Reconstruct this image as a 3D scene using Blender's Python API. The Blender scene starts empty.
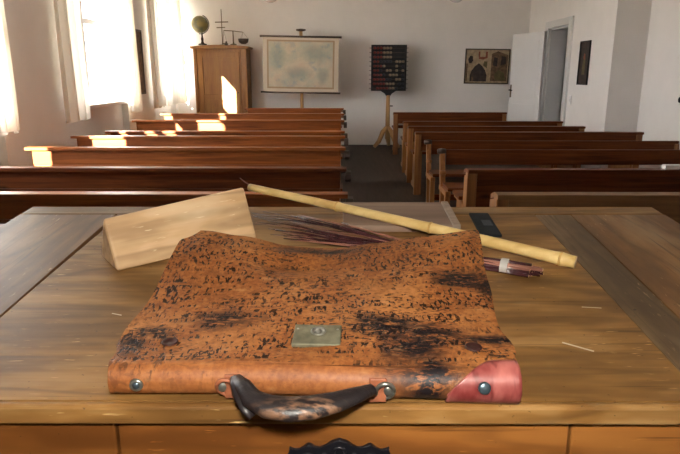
import bpy, bmesh, math, random
from mathutils import Vector, Matrix, noise
random.seed(7)
PI = math.pi
S = bpy.context.scene
COL = S.collection

# ------------------------------------------------------------------ materials
class NT:
    def __init__(s, name):
        s.m = bpy.data.materials.new(name); s.m.use_nodes = True
        s.t = s.m.node_tree; s.t.nodes.clear()
        s.out = s.t.nodes.new('ShaderNodeOutputMaterial')
        s.b = s.t.nodes.new('ShaderNodeBsdfPrincipled')
        s.t.links.new(s.b.outputs[0], s.out.inputs[0])
        s._tc = None
    def n(s, typ, **kw):
        nd = s.t.nodes.new(typ)
        for k, v in kw.items(): setattr(nd, k, v)
        return nd
    def l(s, a, b): s.t.links.new(a, b)
    def coord(s, scale=(1, 1, 1), rot=(0, 0, 0), loc=(0, 0, 0)):
        if s._tc is None: s._tc = s.n('ShaderNodeTexCoord')
        mp = s.n('ShaderNodeMapping')
        mp.inputs['Scale'].default_value = scale; mp.inputs['Rotation'].default_value = rot
        mp.inputs['Location'].default_value = loc
        s.l(s._tc.outputs['Object'], mp.inputs[0]); return mp.outputs[0]
    def noise(s, vec, scale=1, detail=3, rough=.55, dist=0):
        nd = s.n('ShaderNodeTexNoise'); nd.inputs['Scale'].default_value = scale
        nd.inputs['Detail'].default_value = detail; nd.inputs['Roughness'].default_value = rough
        nd.inputs['Distortion'].default_value = dist
        s.l(vec, nd.inputs['Vector']); return nd.outputs[0]
    def voro(s, vec, scale, feature='DISTANCE_TO_EDGE'):
        nd = s.n('ShaderNodeTexVoronoi', feature=feature); nd.inputs['Scale'].default_value = scale
        s.l(vec, nd.inputs['Vector']); return nd.outputs['Distance']
    def ramp(s, fac, stops):
        nd = s.n('ShaderNodeValToRGB'); e = nd.color_ramp.elements
        while len(e) < len(stops): e.new(.5)
        for i, (p, c) in enumerate(stops):
            e[i].position = p
            e[i].color = (c, c, c, 1) if isinstance(c, (int, float)) else (*c, 1)
        s.l(fac, nd.inputs[0]); return nd.outputs[0]
    def val(s, v, sock):
        if hasattr(v, 'default_value') and not isinstance(v, (int, float, tuple)): s.l(v, sock)
        elif isinstance(v, tuple): sock.default_value = (*v, 1) if len(v) == 3 else v
        else: sock.default_value = v
    def mix(s, fac, a, b, mode='MIX'):
        nd = s.n('ShaderNodeMix', data_type='RGBA', blend_type=mode)
        s.val(fac, nd.inputs[0]); s.val(a, nd.inputs[6]); s.val(b, nd.inputs[7]); return nd.outputs[2]
    def math(s, op, a, b=0.0):
        nd = s.n('ShaderNodeMath', operation=op); nd.use_clamp = False
        s.val(a, nd.inputs[0]); s.val(b, nd.inputs[1]); return nd.outputs[0]
    def spot(s, loc, size, wob=0.0, wscale=20):
        # 1 at loc, falling to 0 at the ellipsoid of the given half sizes, with a ragged rim
        v = s.coord(scale=tuple(1/k for k in size), loc=tuple(-l/k for l, k in zip(loc, size)))
        ln = s.n('ShaderNodeVectorMath', operation='LENGTH'); s.l(v, ln.inputs[0])
        d = ln.outputs['Value']
        if wob:
            d = s.math('ADD', d, s.math('MULTIPLY', s.math('SUBTRACT', s.noise(s.coord(), wscale, 4, .65), .5), wob))
        return s.ramp(d, [(.35, 1.0), (1.0, 0.0)])
    def bump(s, h, strength=.3, dist=.002):
        nd = s.n('ShaderNodeBump'); nd.inputs['Strength'].default_value = strength
        nd.inputs['Distance'].default_value = dist
        s.l(h, nd.inputs['Height']); s.l(nd.outputs[0], s.b.inputs['Normal'])
    def fin(s, col=None, rough=.5, metal=0, spec=.5):
        if col is not None: s.val(col, s.b.inputs['Base Color'])
        s.val(rough, s.b.inputs['Roughness']); s.b.inputs['Metallic'].default_value = metal
        s.b.inputs['Specular IOR Level'].default_value = spec
        return s.m

def plain(name, col, rough=.6, metal=0, spec=.4, var=.08, scale=12):
    k = NT(name)
    f = k.noise(k.coord(), scale, 3)
    a = tuple(c*(1-var) for c in col); b = tuple(min(1, c*(1+var)) for c in col)
    return k.fin(k.ramp(f, [(.3, a), (.7, b)]), rough, metal, spec)

def wood(name, light, dark, axis='x', grain=30, rough=.45, spec=.5, knots=.6, wear=None, bump=.15, big=2.0, scuff=None):
    k = NT(name)
    st = {'x': (1.2, grain, grain), 'y': (grain, 1.2, grain), 'z': (grain, grain, 1.2)}[axis]
    v = k.coord(st)
    g = k.noise(v, 1, 5, .6, .6)
    st2 = tuple(c*4 for c in st)
    fine = k.noise(k.coord(st2), 1, 2)
    col = k.ramp(g, [(.36, dark), (.64, light)])
    col = k.mix(.25, col, k.ramp(fine, [(.35, dark), (.65, light)]))
    bl = k.noise(k.coord(), big, 2)
    col = k.mix(k.ramp(bl, [(.4, 0.0), (.75, .35)]), col, dark)
    if knots:
        sc = {'x': (2.2, 6, 6), 'y': (6, 2.2, 6), 'z': (6, 6, 2.2)}[axis]
        kd = k.voro(k.coord(sc, loc=(.3, .2, .4)), 1, 'F1')
        col = k.mix(k.ramp(kd, [(.04, knots), (.13, 0.0)]), col, tuple(c*.35 for c in dark))
    if wear:
        w = k.noise(k.coord(tuple(c*.6 for c in st)), 1.3, 4, .7)
        col = k.mix(k.ramp(w, [(.55, 0.0), (.72, .7)]), col, wear)
    if scuff:
        ring = k.math('FRACT', k.math('MULTIPLY', k.noise(k.coord(tuple(max(.8, c*.34) for c in st), loc=(6, 2, 8)), 1, 3, .5, .3), 11))
        col = k.mix(k.ramp(ring, [(.02, .60), (.16, .10), (.75, 0.0), (.98, .60)]), col, tuple(c*.55 for c in dark))
        tone = k.noise(k.coord(tuple(max(1.2, c*.22) for c in st), loc=(2, 3, 1)), 2.2, 4, .65)
        col = k.mix(k.ramp(tone, [(.38, .75), (.52, 0.0)]), col, tuple(c*.62 for c in dark))
        col = k.mix(k.ramp(tone, [(.50, 0.0), (.66, .6)]), col, scuff)
        lines = k.noise(k.coord(tuple(c*9 if c > 2 else c*3.5 for c in st), loc=(5, 1, 0)), 1, 2, .5)
        col = k.mix(k.ramp(lines, [(.28, .7 if name != 'pale_beech' else .15), (.38, 0.0)]), col, tuple(c*.4 for c in dark))
        st3 = tuple(260 if c > 2 else 34 for c in st)
        sm = k.math('MULTIPLY', k.ramp(k.noise(k.coord(st3), 1, 2), [(.66, 0.0), (.72, .75)]), k.ramp(k.noise(k.coord(loc=(4, 9, 2)), 6, 3), [(.46, 0.0), (.60, 1.0)]))
        col = k.mix(sm, col, tuple(min(1, c*1.45) for c in scuff))
        if name == 'pale_beech': return k.fin(col, rough, 0, spec)
        pits = k.ramp(k.noise(k.coord((130, 130, 130)), 1, 2), [(.70, 0.0), (.75, .8)])
        col = k.mix(pits, col, tuple(c*.3 for c in dark))
    k.bump(k.math('ADD', g, fine), bump, .001)
    return k.fin(col, rough, 0, spec)

def leather_material(roll=False):
    k = NT('roll_leather' if roll else 'worn_leather')
    o = k.coord()
    b1 = k.noise(o, 7, 4, .6)
    col = k.ramp(b1, [(.32, (.150, .042, .011)), (.5, (.29, .094, .022)), (.66, (.46, .190, .058))])
    fine = k.noise(o, 150, 3, .6)
    col = k.mix(.35, col, k.ramp(fine, [(.35, (.13, .042, .012)), (.65, (.50, .215, .068))]))
    mid = k.noise(k.coord((45, 30, 30), loc=(1, 5, 2)), 1, 4, .65)
    col = k.mix(k.ramp(mid, [(.55, 0.0), (.72, .6)]), col, (.125, .040, .013))
    # short slanted scuffs lying in loose rows
    amount = k.noise(o, 10, 3, .6)
    gate = k.ramp(amount, [(.50, 0.0), (.66, .8)]) if roll else k.ramp(amount, [(.30, .1), (.48, 1.0)])
    rows = k.noise(k.coord((10, 90, 10), loc=(3, 0, 0)), 1, 1)
    rowg = k.ramp(rows, [(.40, 0.0), (.50, 1.0)])
    s1 = k.noise(k.coord((275, 100, 40), rot=(0, 0, -.22)), 1, 2, .5, .3)
    dash = k.ramp(s1, [(.535, 0.0), (.585, 1.0)])
    m1 = k.math('MULTIPLY', k.math('MULTIPLY', gate, rowg), dash)
    s2 = k.noise(k.coord((160, 130, 60)), 1, 2, .5)
    m2 = k.math('MULTIPLY', k.ramp(s2, [(.62, 0.0), (.68, 1.0)]), k.ramp(amount, [(.40, .25), (.55, .9)]))
    s3 = k.noise(k.coord((110, 300, 60), loc=(2, 7, 0)), 1, 2, .5, .4)
    m3 = k.math('MULTIPLY', k.ramp(s3, [(.57, 0.0), (.63, .85)]), k.ramp(k.noise(k.coord(loc=(9, 1, 4)), 12, 2), [(.44, 0.0), (.56, 1.0)]))
    if roll:
        m2 = k.math('MULTIPLY', m2, .3); m3 = k.math('MULTIPLY', m3, .3)
        col = k.mix(.30, col, (.33, .105, .032))
    col = k.mix(k.math('MULTIPLY', m1, .95), col, (.008, .004, .004))
    col = k.mix(m2, col, (.016, .006, .004))
    col = k.mix(m3, col, (.014, .006, .005))
    # black remains of the old finish, cracked and flaking
    fl = k.ramp(k.noise(k.coord((34, 120, 38)), 1, 5, .75), [(.34, 0.0), (.46, 1.0)])
    crk = k.ramp(k.noise(k.coord((60, 210, 60), loc=(4, 4, 1)), 1, 3, .6, 1.2), [(.36, .15), (.44, 1.0)])
    for loc, size in [((.050, .095, .03), (.060, .036, .08)), ((.10, .075, .03), (.055, .030, .08)), ((.075, .045, .03), (.045, .030, .08)), ((.088, .006, .02), (.060, .040, .05)),
                      ((.155, .205, .04), (.060, .024, .09)), ((.19, .190, .04), (.03, .03, .09)), ((-.208, .088, .03), (.030, .018, .06)), ((-.03, .312, .04), (.085, .016, .06)),
                      ((-.14, .115, .03), (.055, .030, .06)), ((.165, .066, .03), (.045, .014, .05)), ((-.225, .06, .03), (.018, .04, .05))]:
        sp = k.spot(loc, size, 1.2, 30)
        col = k.mix(k.math('MULTIPLY', k.math('MULTIPLY', sp, fl), crk), col, (.008, .006, .008))
    pale = k.noise(k.coord((26, 70, 30), loc=(5, 2, 1)), 1, 3, .6)
    col = k.mix(k.math('MULTIPLY', k.ramp(pale, [(.60, 0.0), (.78, .5)]), k.math('SUBTRACT', 1.0, m1)), col, (.55, .29, .12))
    h = k.math('SUBTRACT', k.math('MULTIPLY', fine, .6), k.math('ADD', m1, k.math('MULTIPLY', m2, .5)))
    k.bump(h, .5, .0014)
    return k.fin(col, k.ramp(amount, [(.3, .62), (.7, .46)]), 0, .40 if roll else .22)

M = {}
M['wall'] = plain('whitewash', (.74, .71, .68), .85, 0, .15, .025, 3)
M['wall_grey'] = plain('painted_white', (.72, .71, .69), .6, 0, .3, .02, 3)
M['ceiling'] = plain('ceiling_white', (.78, .76, .73), .9, 0, .1, .02, 3)
M['floor'] = wood('floor_boards', (.055, .038, .029), (.028, .019, .015), 'y', 14, .6, .2, 0)
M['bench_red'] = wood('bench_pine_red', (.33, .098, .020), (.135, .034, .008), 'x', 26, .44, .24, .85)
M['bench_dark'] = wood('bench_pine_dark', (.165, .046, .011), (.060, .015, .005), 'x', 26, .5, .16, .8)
M['bench_post'] = wood('bench_post', (.33, .145, .045), (.175, .066, .020), 'z', 26, .45, .35, .3)
M['bench_pale'] = wood('bench_pale', (.27, .135, .052), (.155, .068, .025), 'x', 26, .45, .3, .5)
M['knob'] = plain('blackened_wood', (.045, .026, .018), .45)
M['desk_top'] = wood('desk_top_wood', (.40, .212, .064), (.185, .090, .025), 'x', 18, .42, .28, .8, None, .35, 5, (.46, .285, .12))
M['desk_side'] = wood('desk_side_board', (.300, .150, .050), (.150, .068, .021), 'y', 16, .40, .32, .5, None, .35, 5, (.36, .25, .14))
M['desk_strip'] = wood('desk_strip', (.190, .120, .060), (.100, .060, .029), 'y', 16, .42, .3, .3, None, .35, 5, (.28, .20, .12))
M['desk_edge'] = wood('desk_edge_wood', (.40, .205, .060), (.20, .092, .025), 'x', 18, .38, .4, .7, None, .4, 6, (.58, .40, .18))
M['desk_front'] = wood('desk_front_wood', (.36, .140, .030), (.18, .060, .013), 'x', 14, .36, .35, .7, None, .15, 5, (.40, .165, .040))
M['prism'] = wood('pale_beech', (.80, .58, .35), (.60, .37, .18), 'x', 20, .5, .35, .3, None, .25, 14, (.80, .62, .40))
M['cabinet'] = wood('cabinet_wood', (.37, .175, .042), (.22, .09, .020), 'z', 14, .45, .45, .3)
M['pole'] = wood('pole_wood', (.50, .30, .125), (.36, .20, .08), 'z', 24, .5, .4, 0)
M['leather'] = leather_material(); M['leather_roll'] = leather_material(True)
k = NT('pink_leather'); o = k.coord()
c = k.ramp(k.noise(k.coord((40, 25, 25)), 1, 3), [(.34, (.20, .030, .028)), (.66, (.43, .135, .115))])
c = k.mix(k.ramp(k.noise(k.coord((90, 25, 25)), 1, 2), [(.56, 0.0), (.68, .85)]), c, (.12, .012, .012))
k.bump(k.noise(o, 150, 2), .2, .001); M['pink'] = k.fin(c, .4, 0, .5)
k = NT('handle_leather'); o = k.coord()
c = k.ramp(k.noise(k.coord((60, 200, 60)), 1, 3), [(.46, (.013, .009, .009)), (.62, (.24, .125, .07))])
c = k.mix(k.spot((-.03, -.055, .03), (.06, .022, .012), .5, 40), (.012, .009, .010), c)
k.bump(k.noise(o, 300, 2), .5, .001); M['handle'] = k.fin(c, .42, 0, .5)
M['strap_black'] = plain('black_leather', (.014, .010, .011), .4, 0, .5, .3, 60)
M['tan_leather'] = plain('tan_leather', (.27, .090, .042), .45, 0, .5, .35, 90)
M['flap_rim'] = plain('flap_edge_leather', (.105, .040, .016), .8, 0, .08, .5, 80)
M['hole'] = plain('hole_leather', (.035, .010, .008), .5, 0, .4, .2, 60)
M['nickel'] = plain('dull_nickel', (.36, .36, .32), .34, .85, .5, .25, 90)
M['lockplate'] = plain('lock_plate_metal', (.20, .19, .125), .55, .45, .4, .3, 70)
M['blue_steel'] = plain('dark_rivet_steel', (.10, .14, .17), .35, .7, .5, .2, 60)
M['iron'] = plain('black_iron', (.010, .010, .014), .38, .3, .5, .3, 200)
M['keyhole'] = plain('keyhole_steel', (.55, .55, .52), .35, .6)
k = NT('bamboo')
g = k.noise(k.coord((6, 60, 60)), 1, 3)
c = k.ramp(g, [(.3, (.66, .44, .15)), (.7, (.84, .64, .29))])
c = k.mix(k.ramp(k.noise(k.coord((9, 18, 18)), 1, 3), [(.62, 0.0), (.75, .6)]), c, (.46, .25, .07))
M['bamboo'] = k.fin(c, .38, 0, .5)
M['bamboo_node'] = plain('bamboo_joint', (.60, .37, .12), .5, 0, .4, .25, 80)
M['twig'] = plain('twig_bark', (.050, .014, .017), .27, 0, .7, .5, 30)
M['twig_red'] = plain('twig_bark_reddish', (.30, .125, .085), .3, 0, .6, .4, 30)
M['twig_cut'] = plain('twig_cut_end', (.66, .46, .24), .7)
M['band'] = plain('pale_binding', (.55, .53, .50), .5)
M['slate_wood'] = wood('old_board', (.30, .20, .145), (.17, .11, .080), 'x', 16, .55, .25, 0, (.38, .28, .21), .2, 8)
M['slate_frame'] = plain('board_edge', (.33, .25, .19), .5, 0, .4, .2, 60)
M['blueblack'] = plain('blue_black_cloth', (.010, .013, .017), .65, 0, .25, .35, 90)
M['bluegrey'] = plain('blue_grey_mark', (.075, .085, .095), .6)
M['groove'] = plain('groove_dark', (.012, .008, .006), .8)
M['paper'] = plain('paper_white', (.72, .72, .70), .8)
M['door'] = plain('door_white', (.72, .71, .70), .45, 0, .4, .02, 3)
M['doorframe'] = plain('door_frame_white', (.60, .59, .58), .5, 0, .4, .02, 3)
M['winframe'] = plain('window_paint', (.74, .74, .73), .5, 0, .4, .02, 3)
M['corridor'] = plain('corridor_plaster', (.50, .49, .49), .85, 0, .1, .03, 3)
M['black'] = plain('matt_black', (.010, .011, .013), .6, 0, .3)
M['board_dark'] = plain('dark_board', (.012, .015, .018), .55, 0, .35, .3, 30)
M['bead_red'] = plain('bead_dark_red', (.16, .022, .016), .4)
M['bead_tan'] = plain('bead_tan', (.26, .19, .12), .5)
M['bead_dark'] = plain('bead_dark', (.018, .022, .035), .45)
M['darkrod'] = plain('dark_rod_wood', (.055, .038, .026), .5)
M['metal_thin'] = plain('aged_brass', (.16, .12, .07), .45, .6)
M['globe_lamp'] = plain('opal_glass', (.62, .62, .60), .25, 0, .5, .02)
M['cord'] = plain('black_cord', (.02, .02, .02), .6)
k = NT('globe_print'); o = k.coord()
c = k.ramp(k.noise(o, 9, 4, .6), [(.44, (.15, .16, .10)), (.5, (.22, .20, .09)), (.6, (.26, .22, .08))])
M['globe'] = k.fin(c, .4, 0, .4)
k = NT('map_print'); o = k.coord()
base = k.ramp(k.noise(o, 2.2, 4, .6), [(.34, (.40, .38, .28)), (.48, (.52, .45, .33)), (.62, (.50, .39, .29))])
sea = k.ramp(k.noise(k.coord(loc=(3, 1, 2)), 3.2, 5, .6), [(.46, 0.0), (.60, .45)])
c = k.mix(sea, base, (.33, .38, .33))
c = k.mix(k.ramp(k.noise(k.coord(loc=(7, 4, 2)), 4.5, 5, .65), [(.56, 0.0), (.66, .6)]), c, (.25, .30, .32))
for loc, size in (((.28, 0, .20), (.30, .3, .22)), ((-.42, 0, .12), (.18, .3, .28)), ((-.05, 0, -.16), (.30, .3, .16)), ((.42, 0, -.20), (.14, .3, .18))):
    c = k.mix(k.math('MULTIPLY', k.spot(loc, size, 1.0, 7), .5), c, (.17, .24, .22))
M['map'] = k.fin(c, .6, 0, .3)
M['map_margin'] = plain('map_margin', (.56, .48, .37), .65, 0, .3, .06, 3)
M['map_line'] = plain('map_line', (.34, .24, .15), .65)
M['pic_tan'] = plain('print_tan', (.36, .27, .17), .6, 0, .3, .3, 14)
M['pic_brown'] = plain('print_brown', (.13, .078, .045), .6, 0, .3, .5, 16)
M['pic_dark'] = plain('print_dark', (.032, .022, .020), .6, 0, .3, .5, 14)
M['pic_red'] = plain('print_red', (.20, .06, .035), .6, 0, .3, .3, 14)
M['pic_green'] = plain('print_olive', (.10, .085, .035), .6, 0, .3, .3, 14)
# curtain: thin linen that lets light through
k = NT('curtain_linen')
k.b.inputs['Base Color'].default_value = (.80, .77, .70, 1); k.b.inputs['Roughness'].default_value = .9
k.b.inputs['Specular IOR Level'].default_value = .05
tr = k.n('ShaderNodeBsdfTranslucent'); tr.inputs[0].default_value = (.86, .80, .68, 1)
mx = k.n('ShaderNodeMixShader'); mx.inputs[0].default_value = .22
k.l(k.b.outputs[0], mx.inputs[1]); k.l(tr.outputs[0], mx.inputs[2]); k.l(mx.outputs[0], k.out.inputs[0])
M['curtain'] = k.m
k = NT('window_glass')
ts = k.n('ShaderNodeBsdfTransparent'); gl = k.n('ShaderNodeBsdfGlossy'); gl.inputs['Roughness'].default_value = .02
mx = k.n('ShaderNodeMixShader'); mx.inputs[0].default_value = .06; k.l(ts.outputs[0], mx.inputs[1]); k.l(gl.outputs[0], mx.inputs[2])
k.l(mx.outputs[0], k.out.inputs[0]); M['glass'] = k.m
M['ground'] = plain('pale_gravel', (.50, .46, .38), .9, 0, .1, .1, 2)

# ------------------------------------------------------------------ mesh helpers
class MB:
    def __init__(s): s.bm = bmesh.new(); s.mats = []
    def mi(s, m):
        if m not in s.mats: s.mats.append(m)
        return s.mats.index(m)
    def box(s, x0, x1, y0, y1, z0, z1, m, bev=0, mat=None):
        r = bmesh.ops.create_cube(s.bm, size=1)
        vs = r['verts']
        for v in vs:
            v.co = Vector(((x0+x1)/2 + v.co.x*(x1-x0), (y0+y1)/2 + v.co.y*(y1-y0), (z0+z1)/2 + v.co.z*(z1-z0)))
        fs = list({f for v in vs for f in v.link_faces})
        if bev:
            es = list({e for v in vs for e in v.link_edges})
            r = bmesh.ops.bevel(s.bm, geom=es, offset=bev, segments=2, affect='EDGES', profile=.5)
            fs = list({f for v in r['verts'] for f in v.link_faces} | {f for f in fs if f.is_valid})
            vs = list({v for f in fs for v in f.verts})
        i = s.mi(m)
        for f in fs: f.material_index = i
        if mat is not None:
            for v in vs: v.co = mat @ v.co
        return s
    def tube(s, pts, rad, m, seg=10, flat=None, cap=True, smooth=True):
        pts = [Vector(p) for p in pts]; n = len(pts)
        if isinstance(rad, (int, float)): rad = [rad]*n
        i = s.mi(m); rings = []; up = None
        for a in range(n):
            d = (pts[min(a+1, n-1)] - pts[max(a-1, 0)]).normalized()
            if up is None:
                up = Vector((0, 0, 1)) if abs(d.z) < .9 else Vector((0, 1, 0))
            sx = d.cross(up).normalized(); up = sx.cross(d).normalized()
            fx, fy = flat if flat else (1, 1)
            rings.append([s.bm.verts.new(pts[a] + sx*math.cos(2*PI*q/seg)*rad[a]*fx + up*math.sin(2*PI*q/seg)*rad[a]*fy) for q in range(seg)])
        for a in range(n-1):
            for q in range(seg):
                f = s.bm.faces.new([rings[a][q], rings[a][(q+1) % seg], rings[a+1][(q+1) % seg], rings[a+1][q]])
                f.material_index = i; f.smooth = smooth
        if cap:
            for rg in (rings[0][::-1], rings[-1]):
                f = s.bm.faces.new(rg); f.material_index = i
        return s
    def lathe(s, prof, m, origin=(0, 0, 0), axis='z', seg=24):
        i = s.mi(m); o = Vector(origin); rings = []
        for r, h in prof:
            r = max(r, 1e-5); rg = []
            for q in range(seg):
                a = 2*PI*q/seg; c, sn = r*math.cos(a), r*math.sin(a)
                p = {'z': (c, sn, h), 'x': (h, c, sn), 'y': (sn, h, c)}[axis]
                rg.append(s.bm.verts.new(o + Vector(p)))
            rings.append(rg)
        for a in range(len(rings)-1):
            for q in range(seg):
                f = s.bm.faces.new([rings[a][q], rings[a][(q+1) % seg], rings[a+1][(q+1) % seg], rings[a+1][q]])
                f.material_index = i; f.smooth = True
        for rg in (rings[0][::-1], rings[-1]):
            f = s.bm.faces.new(rg); f.material_index = i
        return s
    def prism(s, poly, h0, h1, m, axis='z', bev=0):
        i = s.mi(m)
        def P(a, b, h): return {'z': (a, b, h), 'x': (h, a, b), 'y': (a, h, b)}[axis]
        A = [s.bm.verts.new(P(a, b, h0)) for a, b in poly]; B = [s.bm.verts.new(P(a, b, h1)) for a, b in poly]
        fs = [s.bm.faces.new(A[::-1]), s.bm.faces.new(B)]
        n = len(poly)
        for q in range(n): fs.append(s.bm.faces.new([A[q], A[(q+1) % n], B[(q+1) % n], B[q]]))
        for f in fs: f.material_index = i
        if bev:
            es = list({e for f in fs for e in f.edges})
            r = bmesh.ops.bevel(s.bm, geom=es, offset=bev, segments=3, affect='EDGES', profile=.5)
            for f in {f for v in r['verts'] for f in v.link_faces}: f.material_index = i
        return s
    def grid(s, fn, nu, nv, m, smooth=True):
        i = s.mi(m)
        G = [[s.bm.verts.new(fn(u/nu, v/nv)) for v in range(nv+1)] for u in range(nu+1)]
        for u in range(nu):
            for v in range(nv):
                f = s.bm.faces.new([G[u][v], G[u+1][v], G[u+1][v+1], G[u][v+1]]); f.material_index = i; f.smooth = smooth
        return G
    def quad(s, pts, m):
        f = s.bm.faces.new([s.bm.verts.new(p) for p in pts]); f.material_index = s.mi(m); return s
    def build(s, name, parent=None, loc=(0, 0, 0), matrix=None):
        bmesh.ops.recalc_face_normals(s.bm, faces=s.bm.faces)
        me = bpy.data.meshes.new(name); s.bm.to_mesh(me); s.bm.free()
        for m in s.mats: me.materials.append(M[m])
        ob = bpy.data.objects.new(name, me); COL.objects.link(ob)
        if parent is not None: ob.parent = parent
        if matrix is not None: ob.matrix_local = matrix
        else: ob.location = loc
        return ob

def tag(o, label, cat, group=None):
    o['label'] = label; o['category'] = cat
    if group: o['group'] = group
    return o
def thing(name, label, cat, loc=(0, 0, 0), group=None, matrix=None):
    o = bpy.data.objects.new(name, None); COL.objects.link(o); o.empty_display_size = .1
    if matrix is not None: o.matrix_world = matrix
    else: o.location = loc
    return tag(o, label, cat, group)
def struct(o): o['kind'] = 'structure'; return o

# ------------------------------------------------------------------ room
XL, XR, XN, YB, YR, ZC = -3.3, 3.65, 4.1, 12.3, -2.0, 3.4
YJ = 8.44
struct(MB().box(XL-.45, XN+1.6, YR-.2, YB+.2, -.12, 0, 'floor').build('floor'))
struct(MB().box(XL-.45, XN+.3, YR-.2, YB+.2, ZC, ZC+.15, 'ceiling').build('ceiling'))
struct(MB().box(XL-.45, XN+1.6, YB, YB+.25, 0, ZC, 'wall').build('wall_back'))
struct(MB().box(XL-.45, XN+.3, YR-.25, YR, 0, ZC, 'wall').build('wall_front'))
WIN = [(3.25, 5.90), (7.38, 9.42), (10.75, 12.12)]
SILL, HEAD = 1.0, 2.85
wl = MB(); ys = YR
for a, b in WIN:
    wl.box(XL-.25, XL, ys, a, 0, ZC, 'wall')
    wl.box(XL-.25, XL-.10, a, b, 0, SILL, 'wall')
    wl.box(XL-.25, XL, a, b, HEAD, ZC, 'wall')
    ys = b
wl.box(XL-.25, XL, ys, YB, 0, ZC, 'wall')
struct(wl.build('wall_left'))
for i, (a, b) in enumerate(WIN):
    fr = MB(); x0, x1 = XL-.22, XL-.16; mid = (a+b)/2
    for y in (a, b-.06): fr.box(x0, x1, y, y+.06, SILL+.03, HEAD, 'winframe')
    fr.box(x0, x1, a+.06, b-.06, SILL+.03, SILL+.10, 'winframe'); fr.box(x0, x1, a+.06, b-.06, HEAD-.06, HEAD, 'winframe')
    fr.box(x0, x1, mid-.045, mid+.045, SILL+.10, HEAD-.06, 'winframe')
    for q0, q1 in ((a+.06, mid-.045), (mid+.045, b-.06)): fr.box(x0, x1, q0, q1, 2.06, 2.13, 'winframe')
    w = struct(fr.build('window_%d' % (i+1)))
    g = MB()
    for q0, q1 in ((a+.06, mid-.045), (mid+.045, b-.06)):
        for z0, z1 in ((SILL+.10, 2.06), (2.13, HEAD-.06)): g.box(XL-.193, XL-.187, q0, q1, z0, z1, 'glass')
    g.build('pane', w)
    MB().box(XL-.16, XL+.03, a+.005, b-.005, SILL-.035, SILL+.012, 'winframe', .008).build('window_sill', w)
# right wall far part with the doorway, the jog and the near part
DY0, DY1, DZ = 10.11, 11.10, 2.17
wr = MB()
wr.box(XR, XR+.30, YJ, DY0, 0, ZC, 'wall'); wr.box(XR, XR+.30, DY1, YB, 0, ZC, 'wall'); wr.box(XR, XR+.30, DY0, DY1, DZ, ZC, 'wall')
wr.box(XR+.30, XN+.25, YJ, YJ+.25, 0, ZC, 'wall')
struct(wr.build('wall_right'))
struct(MB().box(XN, XN+.25, YR, YJ, 0, ZC, 'wall').build('wall_right_near'))
co = MB()
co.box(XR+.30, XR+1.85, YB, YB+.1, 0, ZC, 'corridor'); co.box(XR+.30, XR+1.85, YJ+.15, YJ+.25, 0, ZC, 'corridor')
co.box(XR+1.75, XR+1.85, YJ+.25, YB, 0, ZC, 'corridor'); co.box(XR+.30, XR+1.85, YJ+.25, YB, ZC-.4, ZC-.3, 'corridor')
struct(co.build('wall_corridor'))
df = MB()
for y0, y1 in ((DY0-.15, DY0), (DY1, DY1+.15)): df.box(XR-.03, XR+.02, y0, y1, 0, DZ+.12, 'doorframe', .006)
df.box(XR-.03, XR+.02, DY0, DY1, DZ, DZ+.12, 'doorframe', .006)
for y0, y1 in ((DY0, DY0+.03), (DY1-.03, DY1)): df.box(XR+.02, XR+.29, y0, y1, 0, DZ, 'doorframe')
df.box(XR+.02, XR+.29, DY0+.03, DY1-.03, DZ-.03, DZ, 'doorframe')
struct(df.build('trim_1'))
# door leaf swung back against the wall beside the doorway
hinge = Vector((XR-.06, DY1+.02, 0)); free = Vector((3.28, 12.02, 0)); dv = free-hinge
ang = math.atan2(dv.y, dv.x); L = dv.length
dm = Matrix.Translation(hinge) @ Matrix.Rotation(ang, 4, 'Z')
d = MB(); d.box(0, L, -.02, .02, .01, 2.13, 'door', .004)
door = struct(d.build('door_1', matrix=dm))
pn = MB()
for z0, z1 in ((.15, .85), (1.0, 1.98)): pn.box(.12, L-.12, .018, .026, z0, z1, 'door', .004)
pn.build('door_panel', door)
h = MB(); h.box(L-.075, L-.035, .018, .028, .96, 1.20, 'metal_thin', .004); h.tube([(L-.055, .028, 1.10), (L-.055, .065, 1.10), (L-.16, .07, 1.095)], .011, 'black', 8)
h.build('door_handle', door)
# teaching platform under the desk
struct(MB().box(-1.6, 1.6, -1.2, 1.75, 0, .28, 'floor', .01).build('floor_platform'))
# ground outside the windows
struct(MB().box(-60, XL-.45, -40, 60, -1.2, -1.0, 'ground').build('ground_yard'))

# ------------------------------------------------------------------ curtains
def curtain(y0, y1, y0t, y1t, zb, xc, folds, label, ph=0.0, amp=.045):
    t = MB()
    def fn(u, v):
        a = y0t + (y1t-y0t)*u; b = y0 + (y1-y0)*u
        k = v**1.4
        y = b + (a-b)*k
        x = xc + amp*(1-.35*v)*math.sin(2*PI*folds*u + ph + .5*math.sin(3*v)) + .018*math.sin(5.1*folds*u+2*ph+v)
        z = zb + .015*math.sin(2*PI*folds*u+1) * (1-v) + (2.97-zb)*v
        return (x, y, z)
    t.grid(fn, int(26*folds), 22, 'curtain')
    c = tag(t.build('curtain'), label, 'curtain', 'curtains at the windows')
    r = MB(); r.tube([(xc, y0t-.06, 3.0), (xc, y1t+.06, 3.0)], .014, 'darkrod', 8)
    for y in (y0t-.03, y1t+.03): r.tube([(XL, y, 3.0), (xc, y, 3.0)], .009, 'darkrod', 6)
    r.build('curtain_rail', c)
    return c
curtain(5.60, 5.98, 5.58, 5.93, .85, -3.18, 2, 'bright sunlit cream curtain nearest the front, cut off by the photo edge', .3, .04)
curtain(6.98, 7.62, 7.02, 7.58, .85, -3.17, 3, 'shaded beige curtain hanging before the wall, left of the open window', 1.2, .04)
curtain(9.30, 9.68, 9.24, 9.64, .835, -3.19, 2.5, 'glowing cream curtain at the far side of the bright open window', 2.0, .04)
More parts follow.
